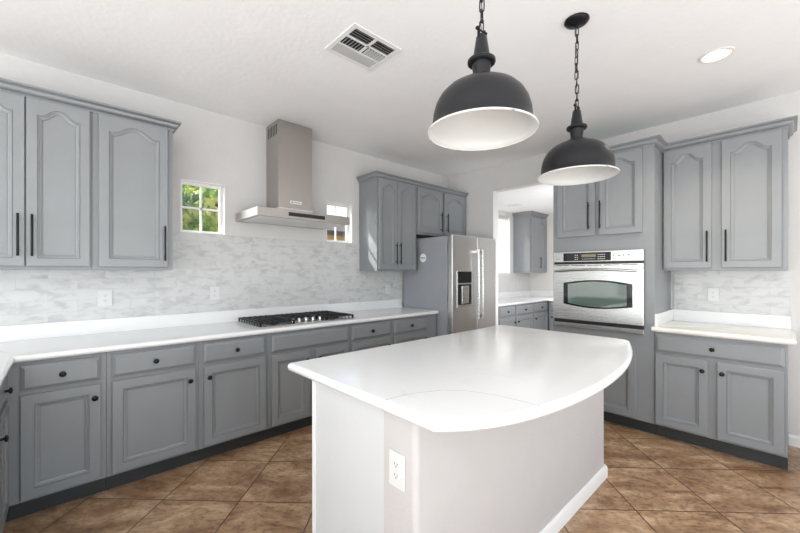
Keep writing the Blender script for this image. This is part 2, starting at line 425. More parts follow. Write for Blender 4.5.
w3 = struct(window(3, *W3, blinds=True), 'window with blinds in the room beyond the doorway')
# blinds hang inside window 3
bl = thing('window_blind', 'white horizontal slat blind in the window beyond the doorway', 'blind', (-.033, (W3[0]+W3[1])/2, W3[2]))
bw = (W3[1]-W3[0])/2-.012; bh = W3[3]-W3[2]
obj('head_rail', bx(-.03, .03, -bw, bw, bh-.05, bh-.008), 'blind', bl)
obj('bottom_rail', bx(-.025, .025, -bw, bw, .012, .03), 'blind', bl)
k = 0; z = .055
while z < bh-.06:
    bm = bmesh.new(); c, s = math.cos(1.25)*.025, math.sin(1.25)*.025
    v = [bm.verts.new(p) for p in [(-c, -bw, z+s), (c, -bw, z-s), (c, bw, z-s), (-c, bw, z+s)]]
    bm.faces.new(v); bmesh.ops.solidify(bm, geom=bm.faces[:], thickness=.003)
    obj('slat', bm, 'blind', bl); z += .043

# glazing of the great room behind the camera (patio doors, east window)
def big_window(name, label, loc, rz, w, h, cuts):
    root = bpy.data.objects.new(name, None); COL.objects.link(root); root.location = loc; root.rotation_euler = (0, 0, rz); struct(root, label)
    bm = bmesh.new(); f = .05
    box(bm, 0, w, 0, .08, 0, f); box(bm, 0, w, 0, .08, h-f, h)
    for i in range(cuts+1):
        x = i*(w-f)/cuts; box(bm, x, x+f, 0, .08, f, h-f)
    obj('window_frame', bm, 'trim', root)
    for i in range(cuts):
        x = i*(w-f)/cuts; obj('pane', bx(x+f, x+(w-f)/cuts, .035, .041, f, h-f), 'glass', root)
big_window('window_4', 'glazed patio doors behind the camera', (.2, YS-.1, .08), 0, 3.6, 2.32, 3)
big_window('window_5', 'wide window of the great room', (XE+.1, YS+3.9, .4), PI/2, 4.6, 2.1, 3)

# ------------------------------------------------------------------ outside
struct(obj('ground', bx(-40, 0-.16, -30, 30, -.25, -.15), 'ground'), 'gravel ground outside')
def tree(loc, R, label, seed, n=2600, squash=1.0, zc=2.4):
    rnd = random.Random(seed)
    t = thing('garden_tree', label, 'tree', loc)
    bm = bmesh.new(); tube(bm, [(0, 0, -.15), (.05, .03, .8), (-.03, .05, zc)], .09, 8)
    for a in range(5):
        an = a*1.3; tube(bm, [(-.0, .04, zc*.6), (math.cos(an)*R*.3, math.sin(an)*R*.3, zc*.9), (math.cos(an)*R*.6, math.sin(an)*R*.6, zc+.3)], .035, 6)
    obj('trunk', bm, 'bark', t)
    bm = bmesh.new()
    cl = [(rnd.uniform(-1, 1)*R*.75, rnd.uniform(-1, 1)*R*.75, zc+rnd.uniform(-1, 1)*R*.8*squash, rnd.uniform(.3, .5)*R) for _ in range(26)]
    for i in range(n):
        cx, cy, cz, cr = rnd.choice(cl)
        v = Vector((rnd.gauss(0, 1), rnd.gauss(0, 1), rnd.gauss(0, 1))).normalized()*cr*rnd.uniform(.6, 1)
        p = Vector((cx, cy, cz))+v; s = rnd.uniform(.035, .075)
        a = Vector((rnd.gauss(0, 1), rnd.gauss(0, 1), rnd.gauss(0, 1))).normalized(); b_ = a.orthogonal().normalized()
        vs = [bm.verts.new(p+a*s*1.5), bm.verts.new(p+b_*s*.6), bm.verts.new(p-a*s*1.5), bm.verts.new(p-b_*s*.6)]
        bm.faces.new(vs)
    obj('foliage', bm, 'leaf', t)
tree((-3.2, -2.45, 0), 1.05, 'leafy green garden tree seen through the left window', 3, n=5200, zc=2.1)
tree((-7.4, -1.6, 0), 1.7, 'taller green tree farther out behind the nearer garden tree', 5, n=5000, zc=2.9)
h = thing('neighbour_house', 'tan stucco house with brown roof seen through the small right window', 'house', (-12, 5.5, -.15))
obj('house_wall', bx(-3, 3, -5, 6, 0, 3.15), 'stucco', h)
bm = bmesh.new()
v = [bm.verts.new(p) for p in [(3.5, -5.5, 2.95), (3.5, 6.5, 2.95), (0, 6.5, 4.2), (0, -5.5, 4.2), (-3.5, -5.5, 2.95), (-3.5, 6.5, 2.95)]]
v2 = [bm.verts.new(p.co+Vector((0, 0, .18))) for p in v]
for q in [(0, 1, 2, 3), (3, 2, 5, 4)]:
    bm.faces.new([v[i] for i in q]); bm.faces.new([v2[i] for i in q[::-1]])
for a, b_ in [(0, 1), (1, 2), (2, 5), (5, 4), (4, 3), (3, 0)]: bm.faces.new([v[a], v[b_], v2[b_], v2[a]])
obj('roof', bm, 'roof', h)

# ------------------------------------------------------------------ cabinets
def arch_loop(w, z0, z1, m, A, n=36):
    """closed loop (x,z) CCW: inner panel outline. w total door width, m margins (side,bottom,shoulder z1 = shoulder height)"""
    x0, x1 = m, w-m; c = (x0+x1)/2; hw = (x1-x0)/2
    pts = [(x0, z0), (x1, z0)]
    if A <= 0: return pts+[(x1, z1), (x0, z1)]
    for i in range(n+1):
        x = x1-(x1-x0)*i/n; t = abs(x-c)/hw
        y = 0 if t > .80 else .5*(1+math.cos(PI*(t/.80)**1.3))
        pts.append((x, z1+A*y))
    return pts
def door_mesh(w, h, A, rail=.052, t=.022, flatpanel=False):
    """front at y=-t, back at y=0, x 0..w, z 0..h"""
    bm = bmesh.new()
    sh = h-rail-(A if A else 0)
    P = arch_loop(w, rail, sh, rail, A)
    n = len(P)
    loops = []
    for d, y in [(0, -t), (.0005, -t+.007), (.0035, -t+.007), (.0045, -t+.0025), (.009, -t+.004), (.010, -t+.009), (.0125, -t+.009), (.022, -t+.015), (.0225, -t+.018), (.0255, -t+.018), (.026, -t+.016)]:
        q = offset_poly(P, [d]*n) if d else P
        loops.append([bm.verts.new((x, y, z)) for x, z in q])
    for a, b_ in zip(loops, loops[1:]):
        for i in range(n): bm.faces.new([a[i], a[(i+1) % n], b_[(i+1) % n], b_[i]])
    bm.faces.new(loops[-1])
    # outer front ring (edge eased)
    e = .003
    def om(i):
        x, z = P[i]
        if i == 0: return (e, e)
        if i == 1: return (w-e, e)
        if i == 2: return (w-e, h-e)
        if i == n-1: return (e, h-e)
        return (x, h-e)
    O = [bm.verts.new((om(i)[0], -t, om(i)[1])) for i in range(n)]
    for i in range(n): bm.faces.new([O[i], O[(i+1) % n], loops[0][(i+1) % n], loops[0][i]])
    def grow(p, y):
        x, z = p
        x = 0 if x <= e+1e-6 else w if x >= w-e-1e-6 else x
        z = 0 if z <= e+1e-6 else h if z >= h-e-1e-6 else z
        return bm.verts.new((x, y, z))
    O2 = [grow(om(i), -t+e) for i in range(n)]; O3 = [grow(om(i), 0) for i in range(n)]
    for a, b_ in ((O, O2), (O2, O3)):
        for i in range(n): bm.faces.new([a[i], a[(i+1) % n], b_[(i+1) % n], b_[i]])
    bm.faces.new(O3); return bm
def drawer_mesh(w, h, t=.022):
    bm = bmesh.new(); rings = []
    for d, y in [(0, 0), (0, -t+.013), (.002, -t+.011), (.017, -t+.0045), (.0175, -t)]:
        rings.append([bm.verts.new(p) for p in [(d, y, d), (w-d, y, d), (w-d, y, h-d), (d, y, h-d)]])
    for a, b_ in zip(rings, rings[1:]):
        for i in range(4): bm.faces.new([a[i], a[(i+1) % 4], b_[(i+1) % 4], b_[i]])
    bm.faces.new(rings[0]); bm.faces.new(rings[-1]); return bm
def knob(parent, x, z, t=.02):
    bm = bmesh.new()
    lathe(bm, [(.0075, 0), (.0065, -.003), (.0055, -.012), (.007, -.016), (.0145, -.019), (.016, -.023), (.0145, -.027), (.008, -.030), (.001, -.031)], 20, 'y')
    return obj('knob', bm, 'black', parent, loc=(x, -t, z), smooth=True)
def bar(parent, x, z, L=.25, t=.02):
    bm = bmesh.new()
    lathe(bm, [(.0055, 0), (.006, .001), (.006, L-.001), (.0055, L)], 14, 'z', (0, -.032, -L/2))
    for s in (-1, 1): lathe(bm, [(.0045, 0), (.0045, -.032)], 10, 'y', (0, 0, s*L*.38))
    return obj('handle', bm, 'black', parent, loc=(x, -t, z), smooth=True)
def cabinet(label, loc, rz, w, depth, z0, z1, doors=(), drawers=(), toe=False, name='base_cabinet', cat='cabinet', group=None, x_off=0, carcass=None):
    """doors: (x0,x1,z0,z1,arch,('knob'|'bar',x,z)|None) in local coordinates, x from cabinet's left end"""
    r = thing(name, label, cat, loc, rz, group)
    if toe:
        obj('cabinet_body', bx(0, w, -depth, 0, .105, z1), 'cab', r)
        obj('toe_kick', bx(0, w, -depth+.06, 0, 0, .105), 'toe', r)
    else:
        obj('cabinet_body', bx(0, w, -depth, 0, z0, z1), 'cab', r)
    for (a, b_, c, d, A, hw) in doors:
        o = obj('door', door_mesh(b_-a, d-c, A, rail=.052 if b_-a > .3 else .047), 'cab', r, loc=(a, -depth-.003, c), smooth=35)
        if hw and hw[0] == 'knob': knob(o, hw[1]-a, hw[2]-c)
        if hw and hw[0] == 'bar': bar(o, hw[1]-a, hw[2]-c)
    for (a, b_, c, d, hw) in drawers:
        o = obj('drawer' if hw else 'false_drawer_front', drawer_mesh(b_-a, d-c), 'cab', r, loc=(a, -depth-.003, c))
        if hw: knob(o, hw[1]-a, hw[2]-c)
    return r
DZ0, DZ1, RZ0, RZ1 = .122, .690, .715, .852
BZ = .8735
def basecab(label, y0, y1, doors, drawers, group, side='L', **k):
    """left-run base cabinet spanning y0..y1; doors/drawers given in world coordinates along the run"""
    o_ = y0
    dd = [(a-o_, b_-o_, DZ0, DZ1, 0, ('knob', kx-o_, .612) if kx is not None else None) for a, b_, kx in doors]
    rr = [(a-o_, b_-o_, RZ0, RZ1, ('knob', kx-o_, .783) if kx is not None else None) for a, b_, kx in drawers]
    if side == 'L': return cabinet(label, (.003, y0, 0), PI/2, y1-y0-.001, .607, 0, BZ, dd, rr, toe=True, group=group, **k)
    return cabinet(label, (y0, -.003, 0), 0, y1-y0-.001, .607, 0, BZ, dd, rr, toe=True, group=group, **k)
G = 'grey base cabinets under the left worktop'
# corner block + return run
basecab('grey base cabinet in the left corner beside the return run', -4.4295, -4.001, [(-4.366, -4.028, -4.057)], [(-4.366, -4.028, -4.197)], G)
basecab('grey base cabinet second from left corner, door knob at top right, wide door', -4.0, -3.491, [(-3.976, -3.513, -3.552)], [(-3.976, -3.513, -3.750)], G)
basecab('grey base cabinet with top-left door knob, left of the cooktop cabinet', -3.49, -2.991, [(-3.462, -3.015, -3.430)], [(-3.462, -3.015, -3.240)], G)
basecab('wide grey base cabinet directly below the gas cooktop with a blank drawer front', -2.99, -2.201, [(-2.966, -2.63, -2.66), (-2.57, -2.225, -2.54)], [(-2.966, -2.222, None)], G)
basecab('narrow grey base cabinet just right of the cooktop cabinet', -2.20, -1.669, [(-2.178, -1.693, -1.73)], [(-2.178, -1.693, -1.945)], G)
basecab('grey base cabinet at the end of the run beside the refrigerator', -1.668, -.962, [(-1.645, -1.140, -1.18)], [(-1.645, -1.140, -1.395)], G)
# return run (faces +y, against wall y=-5.04): local x -> -x
def retcab(label, x0, x1, door, drw, kx, kd):
    f = lambda x: x1-x
    return cabinet(label, (x1, -5.037, 0), PI, x1-x0-.001, .607, 0, BZ,
        [(f(door[1]), f(door[0]), DZ0, DZ1, 0, ('knob', f(kd), .612))], [(f(drw[1]), f(drw[0]), RZ0, RZ1, ('knob', f(kx), .783))], toe=True, group='grey cabinets of the return run')
retcab('grey return cabinet at the left picture edge, turned toward the range wall', .612, 1.13, (.672, 1.10), (.672, 1.10), .870, 1.06)
retcab('second grey return cabinet outside the left picture edge', 1.132, 1.62, (1.16, 1.59), (1.16, 1.59), 1.375, 1.56)
# right base
basecab('grey two-door base cabinet with one wide drawer under the small right worktop', 2.702, 3.457, [(2.712, 3.043, 3.011), (3.095, 3.441, 3.124)], [(2.712, 3.441, 3.068)], 'grey base cabinets on the oven wall', side='R')

# uppers, left wall
UZ0, UZ1, UD0, UD1 = 1.378, 2.440, 1.398, 2.412
def upcab(label, y0, y1, doors, z0, zd0, group, side='L', depth=.327, A=.05):
    o_ = y0
    dd = [(a-o_, b_-o_, zd0, UD1, A, ('bar', kx-o_, kz)) for a, b_, kx, kz in doors]
    if side == 'L': return cabinet(label, (.003, y0, 0), PI/2, y1-y0-.001, depth, z0, UZ1, dd, (), name='wall_cabinet', group=group)
    return cabinet(label, (y0, -.003, 0), 0, y1-y0-.001, depth, z0, UZ1, dd, (), name='wall_cabinet', group=group)
G = 'grey wall cabinets left of the small left window'
upcab('tall two-door grey wall cabinet at the left picture edge', -4.70, -4.055, [(-4.66, -4.363, -4.39, 1.583), (-4.357, -4.066, -4.331, 1.583)], UZ0, UD0, G)
upcab('single-door grey wall cabinet beside the small left window', -4.054, -3.594, [(-4.022, -3.630, -3.652, 1.57)], UZ0, UD0, G, A=.052)
G = 'grey wall cabinets by the refrigerator'
upcab('tall two-door grey wall cabinet just left of the refrigerator, lit by a sun patch', -1.634, -1.012, [(-1.620, -1.340, -1.372, 1.58), (-1.332, -1.050, -1.312, 1.58)], UZ0, UD0, G)
upcab('short two-door grey wall cabinet above the refrigerator', -1.011, -.003, [(-.998, -.540, -.580, 2.015), (-.493, -.035, -.455, 2.015)], 1.835, 1.860, G)
upcab('two-door grey wall cabinet above the small right worktop', 2.702, 3.457, [(2.713, 3.032, 3.006, 1.573), (3.093, 3.426, 3.120, 1.573)], UZ0, UD0, None, side='R', A=.056)

# oven tower: frame with an opening for the oven
tw = thing('oven_tower', 'tall grey cabinet tower housing the wall oven', 'cabinet', (1.855, -.003, 0))
TW = .845; TD = .607
bm = bmesh.new()
ox0, ox1, oz0, oz1 = .03, .765, .85, 1.545          # niche (local)
box(bm, 0, TW, -TD, 0, .105, oz0); box(bm, 0, TW, -TD, 0, oz1, UZ1)
box(bm, 0, ox0, -TD, 0, oz0, oz1); box(bm, ox1, TW, -TD, 0, oz0, oz1)
obj('cabinet_body', bm, 'cab', tw)
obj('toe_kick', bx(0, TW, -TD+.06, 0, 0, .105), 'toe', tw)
for a, b_, kx in ((.047, .392, .345), (.428, .762, .442)):
    o = obj('door', door_mesh(b_-a, UD1-1.70, .048), 'cab', tw, loc=(a, -TD-.003, 1.70), smooth=35); bar(o, kx-a, 1.883-1.70)
for a, b_, kx in ((.03, .365, .33), (.385, .715, .42)):
    o = obj('door', door_mesh(b_-a, DZ1-DZ0, 0), 'cab', tw, loc=(a, -TD-.003, DZ0), smooth=35); knob(o, kx-a, .612-DZ0)

# crown mouldings
def cprof():
    z = 2.412
    return [(.0005, z), (.007, z), (.007, z+.011), (.003, z+.013), (.003, z+.017), (.012, z+.019), (.021, z+.025), (.027, z+.034), (.029, z+.042), (.025, z+.044), (.025, z+.048), (.036, z+.050), (.040, z+.055), (.047, z+.056), (.047, z+.067), (.0005, z+.067)]
def crown(path, label, group='grey crown mouldings on the cabinets'):
    o = obj('crown_moulding', sweep(path, cprof()), 'cab', smooth=50); tag(o, label, 'moulding', group)
crown([(.331, -4.70), (.331, -3.594), (.002, -3.594)], 'grey crown moulding on the wall cabinets at the left edge')
crown([(.002, -1.634), (.331, -1.634), (.331, -.002)], 'grey crown moulding above the refrigerator and its neighbour')
crown([(1.855, -.002), (1.855, -.611), (2.70, -.611), (2.70, -.331), (3.457, -.331), (3.457, -.002)], 'grey crown moulding stepping from the oven tower to the right wall cabinet')

# ------------------------------------------------------------------ worktops
QZ0, QZ1 = .8742, .914
P = [(.002, -5.038), (1.64, -5.038), (1.64, -4.385), (.655, -4.385), (.655, -.962), (.002, -.962)]
o = obj('worktop', slab(P, [0, 1, 1, 1, 0, 0], QZ0, QZ1), 'quartz', smooth=30)
tag(o, 'long white quartz worktop with the gas cooktop along the left wall', 'worktop')
o = obj('backsplash_strip', bx(.002, .022, -5.038, -.962, QZ1, 1.017), 'quartz', bevel=.002)
tag(o, 'low white quartz upstand along the back of the long left worktop', 'upstand')
P = [(2.692, -.002), (2.692, -.612), (2.692, -.655), (3.497, -.655), (3.497, -.002)]
P = [(2.702, -.002), (2.702, -.612), (2.688, -.612), (2.688, -.655), (3.497, -.655), (3.497, -.002)]
o = obj('worktop', slab(P, [0, 0, 0, 1, 1, 0], QZ0, QZ1), 'quartzw', smooth=30)
tag(o, 'small white quartz worktop right of the oven tower', 'worktop')
bm = bmesh.new(); box(bm, 2.702, 3.470, -.022, -.002, QZ1, 1.017); box(bm, 2.702, 2.722, -.615, -.0225, QZ1, 1.017)
o = obj('backsplash_strip', bm, 'quartz', bevel=.002)
tag(o, 'L-shaped white quartz upstand on the small right worktop', 'upstand')
bm = bmesh.new(); zt = 1.698
box(bm, .001, .010, -5.038, -3.594, 1.0172, 1.3775); box(bm, .001, .010, -3.5935, -1.635, 1.0172, zt); box(bm, .001, .010, -1.6345, -.962, 1.0172, 1.3775)
o = obj('tile_backsplash', bm, 'marbleL'); tag(o, 'grey-veined marble brick tiles on the wall behind the cooktop', 'backsplash')
o = obj('tile_backsplash', bx(2.723, 3.468, -.010, -.001, 1.0172, 1.3775), 'marbleR'); tag(o, 'grey-veined marble brick tiles above the small right worktop', 'backsplash')

# ------------------------------------------------------------------ island
isl = thing('kitchen_island', 'white kitchen island base with textured side and white end panel', 'island', (2.3, -2.45, 0))
ox, oy = 2.3, -2.45
IX0, IX1, IY0, IY1 = 1.957, 2.625, -3.350, -1.560
def rrect(x0, x1, y0, y1, r, corners, n=8):
    pts = []
    C_ = [(x0, y0, PI, 0), (x1, y0, -PI/2, 1), (x1, y1, 0, 2), (x0, y1, PI/2, 3)]
    for cx, cy, a0, i in C_:
        if i in corners:
            px = cx+r if cx == x0 else cx-r; py = cy+r if cy == y0 else cy-r
            for k_ in range(n+1):
                a = a0+PI/2*k_/n; pts.append((px+r*math.cos(a), py+r*math.sin(a)))
        else: pts.append((cx, cy))
    return pts
def prism(pts, z0, z1):
    bm = bmesh.new(); A = [bm.verts.new((x, y, z0)) for x, y in pts]; B = [bm.verts.new((x, y, z1)) for x, y in pts]; n = len(pts)
    for i in range(n): bm.faces.new([A[i], A[(i+1) % n], B[(i+1) % n], B[i]])
    bm.faces.new(A[::-1]); bm.faces.new(B); return bm
obj('island_wall', prism([(x-ox, y-oy) for x, y in rrect(2.464, IX1, IY0, IY1, .022, (1, 2))], 0, BZ), 'wallw' if 'wallw' in M else 'wall', isl, smooth=40)
bm = bmesh.new(); box(bm, IX0-ox, 2.4635-ox, IY0+.004-oy, IY1-oy, .0, BZ)
obj('cabinet_body', bm, 'isl', isl)
bm = bmesh.new(); box(bm, IX0-.004-ox, IX0+.018-ox, IY0-.002-oy, IY0+.004-oy, .085, BZ)
obj('corner_trim', bm, 'trim', isl)
bpth = [(IX0-.004, IY0+.0), (IX1-.022, IY0), (IX1-.0065, IY0+.0065), (IX1, IY0+.022), (IX1, IY1-.0), (2.50, IY1)]
bm = sweep([(x-ox, y-oy) for x, y in bpth], bprof(.082, .014))
obj('island_baseboard', bm, 'trim', isl, smooth=30)
# top: straight left, curved right
P = [(1.770, -3.392)]
def ax(y):
    d = abs(y+2.6)
    return 2.950-(d*d/5.0+.35*d**6 if y < -2.6 else d*d/6.3)
ys = [-3.392+(1.959)*i/44 for i in range(45)]
P += [(ax(y), y) for y in ys]
# soften the far right corner
P = [p for p in P if not (p[1] > -1.50 and p[0] > 2.5)]
P += [(ax(-1.505)-.004, -1.488), (ax(-1.505)-.018, -1.462), (ax(-1.505)-.045, -1.444), (ax(-1.505)-.085, -1.435), (ax(-1.505)-.13, -1.433)]
P += [(1.790, -1.433), (1.770, -1.453)]
P = [(1.770, -3.374), (1.775, -3.387), (1.788, -3.392)]+P[1:]
o = obj('island_worktop', slab(P, [1]*len(P), QZ0, QZ1), 'quartz', smooth=30)
tag(o, 'large white quartz island top with a bowed right edge', 'worktop')
# seam between the two slabs of the island top
pts = [(2.5, -3.39), (2.504, -3.37), (2.506, -3.33), (2.512, -3.28), (2.530, -3.23), (2.572, -3.144), (2.641, -3.087), (2.70, -3.062), (2.753, -3.048), (2.83, -3.040), (2.88, -3.038)]
bm = bmesh.new(); tube(bm, [(x, y, .9137) for x, y in pts[1:]], .0009, 6)
tube(bm, [(2.503, -3.372-.0200*math.cos(a), .8941+.0200*math.sin(a)) for a in [-1.4+2.8*i/10 for i in range(11)]]+[(2.504, -3.37, .9137)], .0009, 6)
ex = ax(-3.038)
tube(bm, [(ex-.020+.0200*math.cos(a), -3.038, .8941+.0200*math.sin(a)) for a in [-1.4+2.9*i/10 for i in range(11)]], .0009, 6)
obj('worktop_seam', bm, 'grey', o)

# ------------------------------------------------------------------ outlets
def outlet(label, loc, rz, w=.072, h=.116, blank=False, name='wall_outlet', group='white wall outlets'):
    r = thing(name, label, 'outlet' if not blank else 'switch', loc, rz, group)
    obj('cover_plate', bx(-w/2, w/2, -.006, 0, -h/2, h/2), 'plastic', r, bevel=.002)
    if blank:
        obj('rocker', bx(-.016, .016, -.009, -.006, -.033, .033), 'plastic', r, bevel=.001); return r
    for s in (-1, 1):
        pts = [(.0165*math.cos(a)*(.95), max(-.0125, min(.0125, .0165*math.sin(a)))) for a in [2*PI*k/24 for k in range(24)]]
        bm = bmesh.new(); A = [bm.verts.new((x, -.0065, z)) for x, z in pts]; B = [bm.verts.new((x, -.0085, z)) for x, z in pts]
        for i in range(24): bm.faces.new([A[i], A[(i+1) % 24], B[(i+1) % 24], B[i]])
        bm.faces.new(B); bm.faces.new(A)
        so = obj('socket', bm, 'plastic', r, loc=(0, .0005, s*.0195))
        bm = bmesh.new(); box(bm, -.0075, -.0055, -.0092, -.0084, 0, .008); box(bm, .0055, .0075, -.0092, -.0084, 0, .0065)
        lathe(bm, [(.0026, -.0084), (.0026, -.0092)], 10, 'y', (0, 0, -.006))
        obj('slots', bm, 'slot', so)
    bm = bmesh.new(); lathe(bm, [(.003, -.006), (.003, -.0072)], 10, 'y'); obj('screw', bm, 'silver', r)
    return r
outlet('white wall outlet on the marble tiles below the left wall cabinets', (.0105, -3.966, 1.171), PI/2, w=.085)
outlet('white wall outlet on the marble tiles below the small left window', (.0105, -3.217, 1.178), PI/2, w=.078)
outlet('white wall plate on the marble tiles left of the refrigerator', (.0105, -1.195, 1.150), PI/2)
outlet('white wall outlet above the small right worktop', (3.006, -.0105, 1.165), 0)
outlet('white outlet on the near end of the kitchen island', (2.537, IY0-.0005, .675), 0, w=.078, h=.122)
outlet('white switch plate on the wall of the room beyond the doorway', (.0005, 2.015, 1.13), PI/2, blank=True, name='light_switch', group=None)

# ------------------------------------------------------------------ refrigerator
fr = thing('refrigerator', 'stainless steel side-by-side refrigerator with ice dispenser', 'refrigerator', (0, -.94, 0))
obj('fridge_body', bx(.03, .765, 0, .908, .02, 1.785), 'frside', fr, bevel=.004)
FX0, FX1 = .772, .838
obj('door_left_panel' if False else 'door', bx(FX0, FX1, .003, .482, .07, 1.800), 'steelv', fr, bevel=.010, bseg=3)
d1 = fr.children[-1]
d2 = obj('door', bx(FX0, FX1, .490, .905, .07, 1.800), 'steelv', fr, bevel=.010, bseg=3)
obj('base_grille', bx(.70, .79, .01, .90, .02, .066), 'blackp', fr)
def fridge_handle(parent, y):
    bm = bmesh.new(); zc0, zc1 = .80, 1.645
    tube(bm, [(FX1+.052, y, zc0), (FX1+.056, y, (zc0+zc1)/2), (FX1+.052, y, zc1)], .0125, 14)
    for z in (zc0+.03, zc1-.03): box(bm, FX1-.002, FX1+.05, y-.010, y+.010, z-.016, z+.016)
    obj('door_handle', bm, 'steel', parent, smooth=True)
fridge_handle(d1, .448); fridge_handle(d2, .528)
disp = obj('dispenser', bx(FX1-.001, FX1+.006, .085, .372, .955, 1.385), 'steel', fr, bevel=.002)
obj('dispenser_display', bx(FX1+.006, FX1+.009, .097, .360, 1.238, 1.372), 'ovenborder', disp)
bm = bmesh.new()
obj('dispenser_recess', bx(FX1+.0055, FX1+.0075, .100, .357, .985, 1.222), 'slot', disp)
obj('paddle', bx(FX1+.0075, FX1+.016, .165, .300, .995, 1.205), 'steel', disp, bevel=.004)
obj('drip_tray', bx(FX1+.006, FX1+.020, .095, .362, .962, .984), 'steel', disp)
bm = bmesh.new(); lathe(bm, [(.052, 0), (.053, -.003), (.051, -.0045)], 32, 'y')
mg = obj('fridge_magnet', bm, 'mag', loc=(.383, -.9405, 1.541)); tag(mg, 'round white magnet with a grey line of print on the refrigerator side', 'magnet')
bm = bmesh.new(); box(bm, -.040, .040, -.0052, -.0044, -.006, .006); obj('printed_line', bm, 'grey', mg)

# ------------------------------------------------------------------ range hood
HY = -2.575
hd = thing('range_hood', 'stainless steel chimney range hood above the gas cooktop', 'range hood', (0, HY, 0))
bm = bmesh.new(); CW = .172; CX = .270
box(bm, .001, CX, -CW, CW, 1.93, CZ-.004)
ch = obj('chimney', bm, 'steelh', hd, bevel=.0015)
for i in range(6):
    x = .045+i*.035; obj('vent_slot', bx(x, x+.014, -CW-.0012, -CW+.001, 2.64, 2.735), 'slot', ch)
obj('chimney_collar', bx(.001, CX+.006, -CW-.006, CW+.006, 1.9055, 1.962), 'steel', hd)
HW = .4565; HD = .500; hz0, hz1 = 1.832, 1.905
bm = bmesh.new(); box(bm, .012, HD, -HW, HW, hz0, hz1)
# hollow underside: inset bottom face upward
can = obj('canopy', bm, 'steelh', hd, bevel=.002)
obj('wall_bracket', bx(.001, .012, -HW-.004, HW+.0, hz0-.004, hz1), 'steelh', hd)
obj('filter_panel', bx(.05, HD-.04, -HW+.04, HW-.04, hz0-.003, hz0+.001), 'vent', can)
obj('control_panel', bx(HD, HD+.003, -.185, .175, 1.853, 1.886), 'blackp', can)
bd = obj('badge', bx(CX, CX+.003, -.058, .058, 2.008, 2.036), 'vent', ch)
bm = bmesh.new(); box(bm, CX+.003, CX+.0036, -.046, -.028, 2.017, 2.027); box(bm, CX+.003, CX+.0036, -.018, .046, 2.020, 2.025)
obj('badge_print', bm, 'slot', bd)

# ------------------------------------------------------------------ cooktop
ck = thing('gas_cooktop', 'stainless five-burner gas cooktop with black cast iron grates', 'cooktop', (.335, HY-.010, QZ1+.0005))
cw, cd = .462, .262
obj('cooktop_tray', bx(-cd, cd, -cw, cw, 0, .010), 'steel', ck, bevel=.004)
for bxx, byy, br_ in ((-.12, -.30, .045), (.12, -.30, .038), (-.06, 0, .055), (-.12, .30, .038), (.12, .30, .045)):
    bm = bmesh.new(); lathe(bm, [(br_+.012, .010), (br_+.010, .018), (br_, .020), (br_, .028), (br_*.8, .032), (.001, .033)], 24, 'z')
    obj('burner', bm, 'iron', ck, loc=(bxx, byy, 0), smooth=True)
def grate(x0, x1, y0, y1, nb):
    bm = bmesh.new(); t = .006; z0, z1 = .030, .042
    box(bm, x0, x1, y0, y0+2*t, z0, z1); box(bm, x0, x1, y1-2*t, y1, z0, z1)
    box(bm, x0, x0+2*t, y0, y1, z0, z1); box(bm, x1-2*t, x1, y0, y1, z0, z1)
    for i in range(1, nb):
        y = y0+(y1-y0)*i/nb; box(bm, x0, x1, y-t*.7, y+t*.7, z0+.001, z1+.003)
    xm = (x0+x1)/2; box(bm, xm-t, xm+t, y0, y1, z0, z1)
    nt_ = 9
    for i in range(nt_):
        x = x0+.01+(x1-x0-.03)*i/(nt_-1)
        box(bm, x, x+.009, y0, y0+.010, .012, z0) ; box(bm, x, x+.009, y1-.010, y1, .012, z0)
    for x in (x0, x1-.012):
        for y in (y0, y1-.012): box(bm, x, x+.012, y, y+.012, .010, z0)
    obj('grate', bm, 'iron', ck)
grate(-.245, .245, -.455, -.158, 6); grate(-.245, .080, -.153, .153, 6); grate(-.245, .245, .158, .455, 6)
for i in range(5):
    bm = bmesh.new(); lathe(bm, [(.020, .010), (.021, .013), (.0165, .015), (.0155, .036), (.013, .039), (.001, .039)], 24, 'z')
    box(bm, -.016, .016, -.003, .003, .038, .043)
    obj('knob', bm, 'chrome', ck, loc=((.165, .145, .138, .138, .145)[i], -.135+i*.0700, 0), smooth=True)

# ------------------------------------------------------------------ wall oven
ov = thing('wall_oven', 'stainless steel built-in wall oven with a barrel-shaped window', 'oven', (1.874, -.61, .838))
OW = .760; t = .003
obj('oven_body', bx(.015, OW-.015-.006, -.0, .50, .015, .70), 'slot', ov)
def zz(z): return z-.838
cp = obj('control_panel', bx(0, OW, -.040, -t, zz(1.460), zz(1.556)), 'steel', ov, bevel=.003)
dg = obj('control_glass', bx(.098, .512, -.0425, -.040, zz(1.469), zz(1.545)), 'ovenborder', cp)
obj('clock_display', bx(.265, .390, -.0435, -.0425, zz(1.503), zz(1.530)), 'lcd', dg)
bm = bmesh.new()
rnd = random.Random(2)
for gx, gn in ((.205, 3), (.405, 3), (.437, 3)):
    for i in range(gn):
        for j in range(2): box(bm, gx+j*.017, gx+j*.017+.011, -.0433, -.0425, zz(1.482+i*.019), zz(1.482+i*.019)+.006)
for i in range(8): box(bm, .27+i*.015, .278+i*.015, -.0433, -.0425, zz(1.484), zz(1.489))
obj('keypad_print', bm, 'silver', dg)
bm = bmesh.new()
for i in range(3):
    for j in range(4):
        w_ = (.018, .010, .022, .012)[(i+j) % 4]
        box(bm, .528+j*.038, .528+j*.038+w_, -.0405, -.0399, zz(1.484+i*.022), zz(1.484+i*.022)+(.010 if i == 1 else .003))
obj('panel_print', bm, 'grey', cp)
bm = bmesh.new(); box(bm, .03, .040, -.0408, -.0399, zz(1.485), zz(1.491)); box(bm, .044, .060, -.0408, -.0399, zz(1.487), zz(1.489)); obj('brand_mark', bm, 'slot', cp)
